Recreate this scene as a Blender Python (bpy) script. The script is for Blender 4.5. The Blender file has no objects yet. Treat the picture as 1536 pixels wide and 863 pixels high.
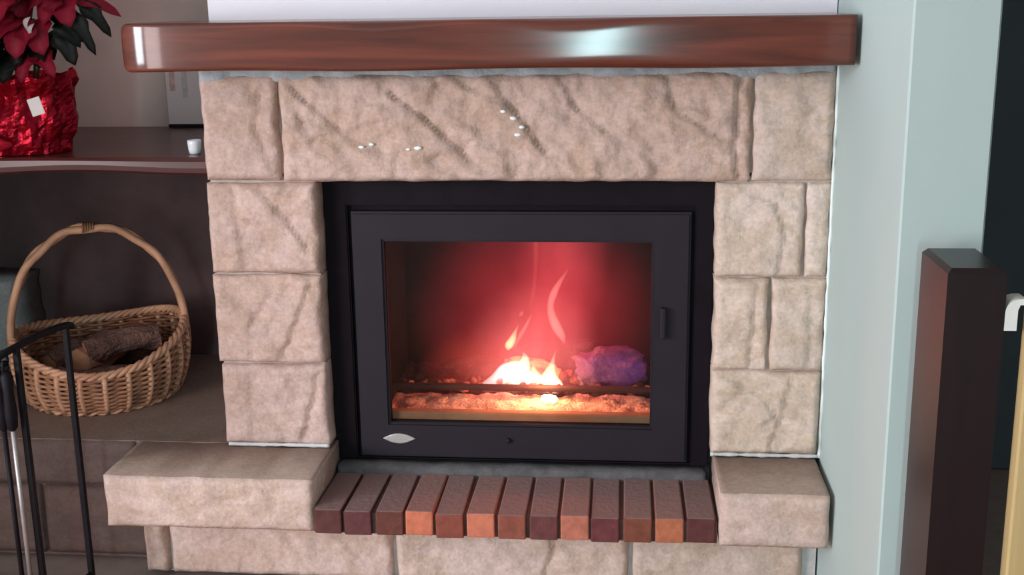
import bpy, bmesh, math, random
from mathutils import Vector, Matrix, noise

sc = bpy.context.scene
COL = sc.collection
random.seed(7)

# ------------------------------------------------------------------ camera
cam_d = bpy.data.cameras.new('camera')
cam = bpy.data.objects.new('camera', cam_d)
COL.objects.link(cam)
F_PX, PITCH, YAW, ROLL = 1770.99, 0.23896, 0.097655, -0.0146425
cam_d.sensor_fit = 'HORIZONTAL'
cam_d.sensor_width = 36.0
cam_d.lens = 36.0 * F_PX / 1536.0
cam_d.clip_start = 0.02
_cp, _sp, _cy, _sy = math.cos(PITCH), math.sin(PITCH), math.cos(YAW), math.sin(YAW)
_fw = Vector((-_sy * _cp, _cy * _cp, -_sp))
_rt = Vector((_cy, _sy, 0))
_up = _rt.cross(_fw)
_r0 = _rt * math.cos(ROLL) + _up * math.sin(ROLL)
_u0 = -_rt * math.sin(ROLL) + _up * math.cos(ROLL)
cam.matrix_world = Matrix((( _r0.x, _u0.x, -_fw.x, 0.217),
                           ( _r0.y, _u0.y, -_fw.y, -2.300),
                           ( _r0.z, _u0.z, -_fw.z, 1.194),
                           (0, 0, 0, 1)))
sc.camera = cam

# ------------------------------------------------------------------ world, lights, exposure
world = bpy.data.worlds.new('world')
sc.world = world
world.use_nodes = True
bg = world.node_tree.nodes['Background']
bg.inputs['Color'].default_value = (0.86, 0.88, 1.0, 1)
bg.inputs['Strength'].default_value = 0.26


def area_light(name, loc, target, sx, sy, power, color):
    d = bpy.data.lights.new(name, 'AREA')
    d.shape = 'RECTANGLE'
    d.size, d.size_y = sx, sy
    d.energy = power
    d.color = color
    o = bpy.data.objects.new(name, d)
    COL.objects.link(o)
    o.location = loc
    o.rotation_euler = (Vector(target) - Vector(loc)).to_track_quat('-Z', 'Y').to_euler()
    return o


# daylight from two windows of the living room, behind the photographer; the left lamp is added
area_light('balcony_door_light', (-2.75, -3.75, 1.12), (-0.1, 0, 0.95), 1.25, 1.9, 85, (1.0, 0.88, 0.88))
area_light('added_left_light', (-3.50, -2.30, 1.25), (0.2, 0, 0.75), 1.3, 1.2, 150, (0.80, 0.925, 1.0))  # lamp added to brighten the right wall and rake the stone
area_light('window_light', (0.02, -6.30, 0.98), (0.02, 0, 0.90), 0.25, 1.5, 62, (0.62, 0.95, 1.0))

sc.cycles.volume_step_rate = 0.5
sc.view_settings.view_transform = 'Standard'
sc.view_settings.look = 'None'
sc.view_settings.exposure = 0.12
sc.view_settings.gamma = 1.0
sc.view_settings.use_curve_mapping = False


# ------------------------------------------------------------------ materials
def nodes_of(name):
    m = bpy.data.materials.new(name)
    m.use_nodes = True
    nt = m.node_tree
    return m, nt, nt.nodes['Principled BSDF']


def setp(b, **kw):
    for k, v in kw.items():
        k = {'color': 'Base Color', 'rough': 'Roughness', 'metal': 'Metallic', 'coat': 'Coat Weight',
             'coat_rough': 'Coat Roughness', 'spec': 'Specular IOR Level'}[k]
        if k == 'Base Color':
            v = (*v, 1)
        b.inputs[k].default_value = v


def coords(nt, scale=(1, 1, 1), kind='Object', rot=(0, 0, 0)):
    tc = nt.nodes.new('ShaderNodeTexCoord')
    oi = nt.nodes.new('ShaderNodeObjectInfo')
    mu = nt.nodes.new('ShaderNodeMath')
    mu.operation = 'MULTIPLY'
    mu.inputs[1].default_value = 37.0
    nt.links.new(oi.outputs['Random'], mu.inputs[0])
    ad = nt.nodes.new('ShaderNodeVectorMath')
    ad.operation = 'ADD'
    nt.links.new(tc.outputs[kind], ad.inputs[0])
    nt.links.new(mu.outputs[0], ad.inputs[1])
    mp = nt.nodes.new('ShaderNodeMapping')
    mp.inputs['Scale'].default_value = scale
    mp.inputs['Rotation'].default_value = rot
    nt.links.new(ad.outputs[0], mp.inputs['Vector'])
    return mp.outputs[0]


def noise_tex(nt, vec, scale, detail=4, rough=0.55, distortion=0.0):
    n = nt.nodes.new('ShaderNodeTexNoise')
    n.inputs['Scale'].default_value = scale
    n.inputs['Detail'].default_value = detail
    n.inputs['Roughness'].default_value = rough
    n.inputs['Distortion'].default_value = distortion
    nt.links.new(vec, n.inputs['Vector'])
    return n.outputs['Fac']


def ramp(nt, fac, stops):
    r = nt.nodes.new('ShaderNodeValToRGB')
    el = r.color_ramp.elements
    while len(el) < len(stops):
        el.new(0.5)
    for e, (p, c) in zip(el, stops):
        e.position = p
        e.color = (*c, 1) if len(c) == 3 else c
    nt.links.new(fac, r.inputs['Fac'])
    return r.outputs['Color']


def mix(nt, a, b, fac, mode='MIX'):
    m = nt.nodes.new('ShaderNodeMix')
    m.data_type = 'RGBA'
    m.blend_type = mode
    for sock, v in ((m.inputs[6], a), (m.inputs[7], b), (m.inputs[0], fac)):
        if isinstance(v, (tuple, list)):
            sock.default_value = (*v, 1)
        elif isinstance(v, (int, float)):
            sock.default_value = v
        else:
            nt.links.new(v, sock)
    return m.outputs[2]


def bump(nt, bsdf, height, strength=0.3, dist=0.01):
    b = nt.nodes.new('ShaderNodeBump')
    b.inputs['Strength'].default_value = strength
    b.inputs['Distance'].default_value = dist
    nt.links.new(height, b.inputs['Height'])
    nt.links.new(b.outputs[0], bsdf.inputs['Normal'])


def simple(name, color, rough=0.6, metal=0.0, var=0.12, scale=14, bump_s=0.12, bump_d=0.004, spec=0.5, coat=0.0, coat_rough=0.1):
    m, nt, b = nodes_of(name)
    setp(b, rough=rough, metal=metal, spec=spec, coat=coat, coat_rough=coat_rough)
    v = coords(nt)
    n = noise_tex(nt, v, scale, 5)
    lo = tuple(c * (1 - var) for c in color)
    hi = tuple(min(1, c * (1 + var)) for c in color)
    nt.links.new(ramp(nt, n, [(0.3, lo), (0.7, hi)]), b.inputs['Base Color'])
    if bump_s:
        bump(nt, b, noise_tex(nt, v, scale * 6, 4), bump_s, bump_d)
    return m


def stone_mat(name, light, mid, vein, vein_amt=0.55, bump_s=0.5):
    m, nt, b = nodes_of(name)
    setp(b, rough=0.85, spec=0.25)
    v = coords(nt)
    vs = coords(nt, (1.0, 1.0, 1.7), rot=(0, math.radians(38), 0))
    base = ramp(nt, noise_tex(nt, vs, 9, 8, 0.7, 0.2), [(0.32, mid), (0.62, light)])
    big = noise_tex(nt, vs, 4.5, 8, 0.68, 0.35)
    ve = ramp(nt, big, [(0.40, (0, 0, 0)), (0.46, (vein_amt * .6,) * 3), (0.53, (0, 0, 0)), (0.60, (0, 0, 0)), (0.70, (vein_amt * .7,) * 3)])
    c = mix(nt, base, vein, ve)
    fine = ramp(nt, noise_tex(nt, v, 120, 3), [(0.3, (0.86, 0.86, 0.86)), (0.7, (1.08, 1.08, 1.08))])
    c = mix(nt, c, fine, 1.0, 'MULTIPLY')
    # the tint each stone has of its own
    oi = nt.nodes.new('ShaderNodeObjectInfo')
    c = mix(nt, c, oi.outputs['Color'], 1.0, 'MULTIPLY')
    nt.links.new(c, b.inputs['Base Color'])
    h = mix(nt, noise_tex(nt, v, 34, 6, 0.6), noise_tex(nt, v, 130, 4), 0.4)
    bump(nt, b, h, bump_s, 0.006)
    return m


def wood_mat(name, dark, light, scale=(3, 40, 40), rough=0.3, coat=0.0, coat_rough=0.15, bump_s=0.05, along='x', knots=0.0):
    m, nt, b = nodes_of(name)
    setp(b, rough=rough, coat=coat, coat_rough=coat_rough, spec=0.25)
    sx = {'x': scale, 'z': (scale[1], scale[2], scale[0]), 'y': (scale[1], scale[0], scale[2])}[along]
    v = coords(nt, sx)
    g = noise_tex(nt, v, 1.0, 6, 0.6, 0.8)
    c = ramp(nt, g, [(0.25, dark), (0.72, light)])
    v2 = coords(nt, tuple(s * 0.25 for s in sx))
    c = mix(nt, c, dark, ramp(nt, noise_tex(nt, v2, 1.0, 3, 0.5, 1.5), [(0.5, (0, 0, 0)), (0.72, (knots + .25,) * 3)]))
    nt.links.new(c, b.inputs['Base Color'])
    bump(nt, b, g, bump_s, 0.004)
    return m


def emit_volume(name, color, strength):
    m = bpy.data.materials.new(name)
    m.use_nodes = True
    nt = m.node_tree
    nt.nodes.remove(nt.nodes['Principled BSDF'])
    e = nt.nodes.new('ShaderNodeEmission')
    e.inputs['Color'].default_value = (*color, 1)
    e.inputs['Strength'].default_value = strength
    nt.links.new(e.outputs[0], nt.nodes['Material Output'].inputs['Volume'])
    return m


M = {}
M['stone'] = stone_mat('rock faced sandstone', (0.62, 0.475, 0.43), (0.50, 0.38, 0.335), (0.42, 0.28, 0.17), 0.6, 0.7)
M['slab'] = stone_mat('sawn sandstone slab', (0.40, 0.30, 0.25), (0.31, 0.235, 0.195), (0.30, 0.21, 0.14), 0.3, 0.25)
M['bench'] = stone_mat('brown bench stone', (0.130, 0.088, 0.080), (0.085, 0.058, 0.055), (0.10, 0.06, 0.04), 0.4, 0.5)
M['grey_stone'] = stone_mat('grey stone', (0.36, 0.36, 0.36), (0.25, 0.26, 0.26), (0.2, 0.2, 0.19), 0.3, 0.6)
M['mortar'] = simple('pale mortar', (0.62, 0.60, 0.60), 0.95, var=0.1, scale=40, bump_s=0.5)
M['stone_mortar'] = simple('sand coloured mortar', (0.46, 0.38, 0.34), 0.95, var=0.2, scale=40, bump_s=0.5)
M['sill'] = simple('smoky cement', (0.095, 0.088, 0.092), 0.9, var=0.35, scale=24, bump_s=0.5)
M['grey_mortar'] = simple('grey mortar', (0.36, 0.37, 0.39), 0.95, var=0.25, scale=30, bump_s=0.6)
M['joint_mortar'] = simple('dark joint mortar', (0.13, 0.075, 0.065), 0.95, var=0.2, scale=40, bump_s=0.5)
M['caulk'] = simple('white caulk', (0.80, 0.83, 0.82), 0.6, var=0.04, scale=30)
M['white_wall'] = simple('white plaster', (0.80, 0.76, 0.82), 0.9, var=0.015, scale=5, bump_s=0.15)
M['mint_wall'] = simple('pale mint paint', (0.445, 0.535, 0.515), 0.85, var=0.02, scale=4, bump_s=0.12)
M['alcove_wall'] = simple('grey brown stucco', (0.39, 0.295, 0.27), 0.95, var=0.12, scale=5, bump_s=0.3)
M['alcove_lower'] = simple('dark brown lower wall', (0.085, 0.050, 0.050), 0.95, var=0.3, scale=6, bump_s=0.5)
M['left_wall'] = simple('taupe plaster', (0.33, 0.28, 0.27), 0.95, var=0.06, scale=5)
M['dark_wall'] = simple('unlit room dark tone', (0.045, 0.052, 0.058), 0.85, var=0.1, scale=6)  # dimness of the unlit room beyond is put into this colour
M['ceiling'] = simple('ceiling white', (0.75, 0.74, 0.73), 0.95, var=0.02, scale=4)
M['tile'] = simple('terracotta tile', (0.36, 0.155, 0.085), 0.6, var=0.2, scale=9, bump_s=0.2)
M['grout'] = simple('floor grout', (0.22, 0.17, 0.15), 0.95, var=0.1, scale=30)
M['mantel'] = wood_mat('varnished red brown wood', (0.050, 0.0095, 0.005), (0.170, 0.036, 0.018), (2.2, 26, 30), 0.6, 0.75, 0.12, 0.01)
M['shelf'] = wood_mat('dark varnished shelf wood', (0.034, 0.008, 0.007), (0.085, 0.020, 0.016), (2.5, 24, 24), 0.45, 0.42, 0.15, 0.02)
M['post'] = wood_mat('dark mahogany', (0.007, 0.0025, 0.0035), (0.016, 0.004, 0.005), (2, 40, 40), 0.5, 0.45, 0.28, 0.05, 'z')
M['pine'] = wood_mat('pale pine', (0.50, 0.34, 0.15), (0.62, 0.45, 0.22), (2, 34, 34), 0.5, 0.1, 0.3, 0.04, 'z')
M['black_metal'] = simple('matt black cast iron', (0.009, 0.006, 0.009), 0.6, var=0.15, scale=20, bump_s=0.1, spec=0.08)
M['door_metal'] = simple('charcoal stove paint', (0.018, 0.013, 0.019), 0.6, var=0.08, scale=12, bump_s=0.08, spec=0.2)
M['iron'] = simple('black wrought iron', (0.008, 0.006, 0.009), 0.55, var=0.2, scale=20, bump_s=0.2, spec=0.15)
M['steel'] = simple('dull grey steel', (0.42, 0.38, 0.38), 0.45, 0.6, var=0.15, scale=20)
M['badge'] = simple('brushed silver', (0.62, 0.58, 0.58), 0.35, 0.7, var=0.05, scale=40)
M['firebrick'] = simple('sooty firebrick', (0.016, 0.010, 0.010), 0.95, var=0.3, scale=10, bump_s=0.4, spec=0.05)
M['lip'] = simple('ochre firebrick lip', (0.42, 0.27, 0.15), 0.9, var=0.2, scale=14, bump_s=0.3)
M['ash'] = simple('wood ash', (0.74, 0.62, 0.48), 0.98, var=0.35, scale=28, bump_s=0.8, bump_d=0.01)
M['grate'] = simple('hot iron bar', (0.05, 0.025, 0.02), 0.7, var=0.3, scale=20)
M['char'] = simple('charred wood', (0.035, 0.022, 0.026), 0.95, var=0.5, scale=25, bump_s=0.8, bump_d=0.012)
M['wicker'] = simple('honey wicker', (0.33, 0.155, 0.085), 0.6, var=0.35, scale=30, bump_s=0.3)
M['cane'] = simple('pale peeled cane', (0.56, 0.30, 0.18), 0.5, var=0.25, scale=16, bump_s=0.2)
M['cane_dark'] = simple('brown cane', (0.22, 0.10, 0.05), 0.6, var=0.25, scale=16, bump_s=0.2)
M['log_bark'] = simple('firewood bark', (0.17, 0.085, 0.068), 0.95, var=0.5, scale=22, bump_s=0.9, bump_d=0.012)
M['log_cut'] = simple('split firewood', (0.36, 0.17, 0.10), 0.85, var=0.25, scale=18, bump_s=0.4)
M['foil'] = simple('crumpled red foil', (0.62, 0.015, 0.045), 0.22, 0.75, var=0.3, scale=12, bump_s=0.35, bump_d=0.01)
M['bract'] = simple('red poinsettia bract', (0.34, 0.008, 0.034), 0.5, var=0.25, scale=18, bump_s=0.2)
M['leaf'] = simple('dark green leaf', (0.007, 0.010, 0.008), 0.55, var=0.25, scale=18, bump_s=0.2)
M['stem'] = simple('green stem', (0.06, 0.09, 0.03), 0.6)
M['pot'] = simple('brown plastic pot', (0.10, 0.03, 0.02), 0.6)
M['soil'] = simple('potting soil', (0.03, 0.02, 0.015), 0.98, bump_s=0.8)
M['tag'] = simple('off white plant tag', (0.62, 0.58, 0.56), 0.7, var=0.03)
M['gold'] = simple('gold bead', (0.75, 0.5, 0.2), 0.25, 0.8)
M['paper'] = simple('cream card', (0.58, 0.45, 0.435), 0.8, var=0.03, scale=6)
M['red_ink'] = simple('faded red print', (0.50, 0.28, 0.26), 0.8, var=0.25, scale=60)
M['grey_ink'] = simple('grey print', (0.44, 0.36, 0.36), 0.8, var=0.2, scale=60)
M['ceramic'] = simple('white glazed ceramic', (0.80, 0.80, 0.84), 0.15, coat=0.6, var=0.02)
M['white_plastic'] = simple('white plastic', (0.74, 0.75, 0.72), 0.4, var=0.03)


def brick_mat(name, top):
    m, nt, b = nodes_of(name)
    setp(b, rough=0.85, spec=0.25)
    v = coords(nt)
    oi = nt.nodes.new('ShaderNodeObjectInfo')
    c = ramp(nt, noise_tex(nt, v, 45, 5), [(0.3, (0.78, 0.78, 0.78)), (0.7, (1.15, 1.15, 1.15))])
    c = mix(nt, oi.outputs['Color'], c, 1.0, 'MULTIPLY')
    if top:   # worn, ash-dusted upper face
        c = mix(nt, c, (0.245, 0.16, 0.15), 0.88)
    nt.links.new(c, b.inputs['Base Color'])
    bump(nt, b, noise_tex(nt, v, 90, 5), 0.5, 0.004)
    return m


M['brick'] = brick_mat('clay brick', False)
M['brick_top'] = brick_mat('dusty brick top', True)


def glass_mat():
    m = bpy.data.materials.new('stove glass')
    m.use_nodes = True
    nt = m.node_tree
    nt.nodes.remove(nt.nodes['Principled BSDF'])
    tr = nt.nodes.new('ShaderNodeBsdfTransparent')
    gl = nt.nodes.new('ShaderNodeBsdfGlossy')
    gl.inputs['Roughness'].default_value = 0.12
    fr = nt.nodes.new('ShaderNodeFresnel')
    fr.inputs['IOR'].default_value = 1.35
    v = coords(nt)
    soot = ramp(nt, noise_tex(nt, v, 5, 4), [(0.3, (0.82, 0.78, 0.78)), (0.7, (0.96, 0.94, 0.94))])
    nt.links.new(soot, tr.inputs['Color'])
    mx = nt.nodes.new('ShaderNodeMixShader')
    nt.links.new(fr.outputs[0], mx.inputs[0])
    nt.links.new(tr.outputs[0], mx.inputs[1])
    nt.links.new(gl.outputs[0], mx.inputs[2])
    nt.links.new(mx.outputs[0], nt.nodes['Material Output'].inputs['Surface'])
    return m


M['glass'] = glass_mat()


def ember_mat(name, base, glow, strength, lo=0.5, hi=0.62, scale=22):
    m, nt, b = nodes_of(name)
    setp(b, rough=0.95)
    v = coords(nt)
    n = noise_tex(nt, v, scale, 5, 0.6)
    nt.links.new(ramp(nt, n, [(0.3, base), (0.7, tuple(min(1, c * 1.6) for c in base))]), b.inputs['Base Color'])
    nt.links.new(ramp(nt, n, [(lo, (0, 0, 0)), (hi, glow)]), b.inputs['Emission Color'])
    b.inputs['Emission Strength'].default_value = strength
    bump(nt, b, noise_tex(nt, v, 60, 5), 0.8, 0.01)
    return m


M['ember'] = ember_mat('glowing embers', (0.10, 0.05, 0.04), (1.0, 0.16, 0.06), 0.7, 0.52, 0.70)
M['hot_ember'] = ember_mat('white hot embers', (0.2, 0.1, 0.08), (1.0, 0.36, 0.12), 1.2, 0.40, 0.62)
M['spark'] = ember_mat('white hot spark', (0.3, 0.2, 0.15), (1.0, 0.66, 0.34), 7.0, 0.15, 0.35)
M['violet_ember'] = ember_mat('violet glowing charcoal', (0.085, 0.05, 0.085), (0.42, 0.10, 0.42), 0.16, 0.36, 0.66, 12)

# ------------------------------------------------------------------ helpers
WL = {}          # world location of each object's origin


def link(o, parent=None, wloc=Vector((0, 0, 0))):
    COL.objects.link(o)
    wloc = Vector(wloc)
    WL[o.name] = wloc
    if parent is not None:
        o.parent = parent
        o.location = wloc - WL[parent.name]
    else:
        o.location = wloc
    return o


def thing(name, label, cat, loc, group=None):
    o = bpy.data.objects.new(name, None)
    o.empty_display_size = 0.05
    link(o, None, loc)
    return tag(o, label, cat, group)


def tag(o, label, cat, group=None, kind=None):
    o['label'] = label
    o['category'] = cat
    if group:
        o['group'] = group
    if kind:
        o['kind'] = kind
    return o


def obj(name, bm, mat, parent=None, smooth=False, label=None, kind=None, base=False):
    """link a bmesh built in world coordinates as one object, its origin at its middle (or its base)"""
    xs = [v.co for v in bm.verts]
    lo = Vector((min(v.x for v in xs), min(v.y for v in xs), min(v.z for v in xs)))
    hi = Vector((max(v.x for v in xs), max(v.y for v in xs), max(v.z for v in xs)))
    c = (lo + hi) / 2
    if base:
        c.z = lo.z
    bmesh.ops.translate(bm, verts=bm.verts, vec=-c)
    bmesh.ops.recalc_face_normals(bm, faces=bm.faces)
    me = bpy.data.meshes.new(name)
    bm.to_mesh(me)
    bm.free()
    for m in (mat if isinstance(mat, (list, tuple)) else [mat]):
        me.materials.append(m)
    if smooth:
        me.polygons.foreach_set('use_smooth', [True] * len(me.polygons))
    o = bpy.data.objects.new(name, me)
    link(o, parent, c)
    if label:
        o['label'] = label
    if kind:
        o['kind'] = kind
    return o


def struct(name, bm, mat, smooth=False):
    return obj(name, bm, mat, None, smooth, kind='structure')


def copy_at(o, wloc, parent=None):
    c = o.copy()
    return link(c, parent, wloc)


def bx(bm, x0, x1, y0, y1, z0, z1, bev=0.0, seg=2):
    r = bmesh.ops.create_cube(bm, size=1.0)
    vs = r['verts']
    for v in vs:
        v.co = Vector((x0 + (v.co.x + .5) * (x1 - x0), y0 + (v.co.y + .5) * (y1 - y0), z0 + (v.co.z + .5) * (z1 - z0)))
    if bev:
        es = list({e for v in vs for e in v.link_edges})
        bmesh.ops.bevel(bm, geom=es, offset=bev, segments=seg, affect='EDGES', profile=0.5)
    return bm


def box(x0, x1, y0, y1, z0, z1, bev=0.0, seg=2):
    return bx(bmesh.new(), x0, x1, y0, y1, z0, z1, bev, seg)


def smooth_path(pts, n):
    """Catmull-Rom through tuples of any length"""
    if len(pts) < 3:
        return [tuple(a + (b - a) * i / n for a, b in zip(pts[0], pts[-1])) for i in range(n + 1)]
    P = [pts[0]] + list(pts) + [pts[-1]]
    out = []
    S = len(pts) - 1
    for k in range(n + 1):
        t = k / n * S
        i = min(int(t), S - 1)
        u = t - i
        p0, p1, p2, p3 = P[i], P[i + 1], P[i + 2], P[i + 3]
        out.append(tuple(0.5 * (2 * b + (c - a) * u + (2 * a - 5 * b + 4 * c - d) * u * u + (3 * b - a - 3 * c + d) * u ** 3)
                         for a, b, c, d in zip(p0, p1, p2, p3)))
    return out


def tube(bm, pts, rad, sides=8, cap=True, closed=False, flat=1.0):
    """tube through world points; rad a number or a list; flat squeezes it along y"""
    pts = [Vector(p) for p in pts]
    n = len(pts)
    rads = rad if isinstance(rad, (list, tuple)) else [rad] * n
    rings = []
    prev = None
    for i, p in enumerate(pts):
        if closed:
            t = pts[(i + 1) % n] - pts[i - 1]
        else:
            t = pts[min(i + 1, n - 1)] - pts[max(i - 1, 0)]
        t.normalize()
        if prev is None:
            a = Vector((0, 1, 0)) if abs(t.y) < 0.9 else Vector((1, 0, 0))
        else:
            a = prev
        a = (a - t * a.dot(t)).normalized()
        prev = a
        b = t.cross(a)
        ring = [bm.verts.new(p + (a * math.cos(q) * flat + b * math.sin(q)) * rads[i])
                for q in (2 * math.pi * k / sides for k in range(sides))]
        rings.append(ring)
    m = n if closed else n - 1
    for i in range(m):
        A, B = rings[i], rings[(i + 1) % n]
        for k in range(sides):
            bm.faces.new((A[k], A[(k + 1) % sides], B[(k + 1) % sides], B[k]))
    if cap and not closed:
        bm.faces.new(rings[0][::-1])
        bm.faces.new(rings[-1])
    return bm


def lathe(bm, prof, cx, cy, sides=24, cap=True):
    rings = [[bm.verts.new((cx + r * math.cos(2 * math.pi * k / sides), cy + r * math.sin(2 * math.pi * k / sides), z)) for k in range(sides)]
             for r, z in prof]
    for A, B in zip(rings, rings[1:]):
        for k in range(sides):
            bm.faces.new((A[k], A[(k + 1) % sides], B[(k + 1) % sides], B[k]))
    if cap:
        bm.faces.new(rings[0][::-1])
        bm.faces.new(rings[-1])
    return bm


def smoothstep(a, b, x):
    t = max(0.0, min(1.0, (x - a) / (b - a)))
    return t * t * (3 - 2 * t)


CREASES = {   # broken edges that show on single stones: points (x, z from the stone's lower left corner), drop in metres
    14: [([(0.230, .166), (0.285, .128), (0.352, .066)], .0075), ([(0.455, .150), (0.485, .112), (0.520, .060)], .006),
         ([(0.030, .180), (0.060, .150), (0.110, .110)], .005), ([(0.060, .085), (0.130, .098), (0.190, .118)], .004),
         ([(0.560, .185), (0.585, .140), (0.640, .100)], .004), ([(0.755, .195), (0.770, .140), (0.835, .100)], .004),
         ([(0.890, .200), (0.884, .100), (0.892, .010)], .006),
         ([(0.360, .190), (0.420, .165), (0.470, .135)], .004), ([(0.300, .050), (0.380, .075), (0.450, .060)], .004)],
    3: [([(0.120, .175), (0.108, .110), (0.128, .040)], .005)],
    21: [([(0.120, .160), (0.165, .110), (0.195, .060)], .006), ([(0.055, .175), (0.060, .090), (0.066, .020)], .004)],
    22: [([(0.200, .165), (0.172, .100), (0.140, .030)], .006), ([(0.110, .140), (0.075, .080), (0.070, .020)], .004)],
    23: [([(0.200, .150), (0.190, .090), (0.165, .020)], .006), ([(0.060, .170), (0.062, .090), (0.058, .020)], .004)],
    31: [([(0.030, .165), (0.110, .148), (0.132, .080), (0.122, .015)], .006)],
    33: [([(0.078, .150), (0.075, .080), (0.070, .015)], .006)],
    34: [([(0.070, .160), (0.078, .090), (0.074, .020)], .005)],
    35: [([(0.030, .160), (0.100, .125), (0.135, .070)], .006), ([(0.150, .165), (0.140, .080), (0.118, .020)], .005)],
    41: [([(0.200, .050), (0.250, .068), (0.300, .085)], .005), ([(0.330, .090), (0.345, .055), (0.350, .015)], .004)],
    52: [([(0.30, .13), (0.36, .10), (0.42, .04)], .005)], 53: [([(0.30, .15), (0.33, .09), (0.31, .03)], .006)],
}


def crease_drop(cr, x, z):
    """a step down on the right-hand side of the broken line, healing again further out"""
    t = 0.0
    for pts, dep in cr:
        best, sgn, end = 9.0, 1, 0.0
        for (ax, az), (bx_, bz) in zip(pts, pts[1:]):
            dx, dz = bx_ - ax, bz - az
            L2 = dx * dx + dz * dz
            u = max(0.0, min(1.0, ((x - ax) * dx + (z - az) * dz) / L2))
            qx, qz = x - ax - u * dx, z - az - u * dz
            d = math.hypot(qx, qz)
            if d < best:
                best, sgn = d, (1 if (qx * -dz + qz * dx) * (1 if dz < 0 else -1) > 0 else -1)
        s = best * sgn
        if s > -0.004:
            t += 1.35 * dep * smoothstep(-0.003, 0.003, s) * math.exp(-max(0, s) / 0.022)
    return t


def rock_height(seed, w, h):
    """a pitched rock face: broken planes cut by conchoidal ridges; returns f(x, z) in 0..1"""
    rnd = random.Random(seed)
    planes = []
    for _ in range(int(5 + 14 * w)):
        px, pz = rnd.uniform(0, w), rnd.uniform(0, h)
        ang = rnd.uniform(0, 2 * math.pi)
        s = rnd.uniform(1.5, 7.0)
        planes.append((px, pz, s * math.cos(ang), s * math.sin(ang), rnd.uniform(0.45, 1.0)))
    o = Vector((rnd.uniform(-50, 50), rnd.uniform(-50, 50), rnd.uniform(-50, 50)))
    ca, sa = math.cos(math.radians(34)), math.sin(math.radians(34))
    cells = []
    for _ in range(int(6 + 220 * w * h)):
        cells.append((rnd.uniform(0, w), rnd.uniform(0, h), rnd.uniform(-2.2, 2.2), rnd.uniform(-2.2, 2.2), rnd.uniform(0.35, 0.75)))
    cr = CREASES.get(seed, [])

    def f(x, z):
        k = noise.noise(Vector((x * 9, 0, z * 9)) + o) * 0.02
        hmin = 1.0
        for px, pz, gx, gz, c in planes:
            hmin = min(hmin, c + gx * (x - px + k) + gz * (z - pz + k))
        hmin = max(0.0, hmin)
        # slanting ridges, running down to the right
        u, v = ca * x - sa * z, sa * x + ca * z
        rdg = 1 - abs(noise.noise(Vector((u * 5.5, 3.1, v * 15)) + o)) * 2.2
        rdg2 = 1 - abs(noise.noise(Vector((u * 14, 7.7, v * 30)) + o)) * 2.0
        fb = noise.fractal(Vector((x * 26, 1.3, z * 26)) + o, 0.9, 2.1, 4)
        # flakes: the nearest of several tilted facets, with crisp edges between them
        wx = x + 0.022 * noise.noise(Vector((x * 14, 2, z * 14)) + o)
        wz = z + 0.022 * noise.noise(Vector((x * 14, 6, z * 14)) + o)
        bd, fc = 9.0, 0.0
        for cx, cz, gx, gz, c in cells:
            du, dv = ca * (wx - cx) - sa * (wz - cz), sa * (wx - cx) + ca * (wz - cz)
            d = du * du * 0.45 + dv * dv
            if d < bd:
                bd, fc = d, c + gx * (wx - cx) + gz * (wz - cz)
        jag = 0.006 * noise.noise(Vector((x * 45, 4, z * 45)) + o)
        return 0.32 * fc - crease_drop(cr, x + jag, z - jag) / 0.028 + 0.22 * hmin + 0.22 * max(0, rdg) + 0.10 * rdg2 + 0.13 * fb
    return f


def rock_block(x0, x1, z0, z1, yf, yb, seed, amp=0.022, step=0.006, edge=0.011, wob=0.0035, top=False):
    """stone block with a rough pitched face looking along -y; the other faces plain"""
    bm = bmesh.new()
    w, h = x1 - x0, z1 - z0
    nx, nz = max(4, int(w / step)), max(4, int(h / step))
    f = rock_height(seed, w, h)
    o = Vector((seed * 3.7, seed * 1.9, 0.5))
    G = []
    for j in range(nz + 1):
        row = []
        for i in range(nx + 1):
            x, z = w * i / nx, h * j / nz
            d = min(x, w - x, z, h - z)
            e = smoothstep(0, edge, d + 0.003 * noise.noise(Vector((x * 40, 0, z * 40)) + o))
            y = yf - 1.5 * amp * (f(x, z) * e) - 0.002
            # wobble the outline
            kx = (1 if i == 0 else -1 if i == nx else 0) * wob * (0.6 + noise.noise(Vector((0, 5, (z0 + z) * 24)) + o))
            kz = (1 if j == 0 else -1 if j == nz else 0) * wob * 0.6 * (0.6 + noise.noise(Vector(((x0 + x) * 24, 9, 0)) + o))
            row.append(bm.verts.new((x0 + x + kx, y, z0 + z + kz)))
        G.append(row)
    for j in range(nz):
        for i in range(nx):
            bm.faces.new((G[j][i], G[j][i + 1], G[j + 1][i + 1], G[j + 1][i]))
    ring = [G[0][i] for i in range(nx + 1)] + [G[j][nx] for j in range(1, nz + 1)] + \
           [G[nz][i] for i in range(nx - 1, -1, -1)] + [G[j][0] for j in range(nz - 1, 0, -1)]
    back = [bm.verts.new((v.co.x, yb, v.co.z)) for v in ring]
    n = len(ring)
    for k in range(n):
        fc = bm.faces.new((ring[k], back[k], back[(k + 1) % n], ring[(k + 1) % n]))
        if top and nx + 1 + nz - 1 <= k < 2 * nx + nz:
            fc.material_index = 1
    bm.faces.new(back)
    return bm


def tint(o, c):
    o.color = (*c, 1)
    return o


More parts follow.
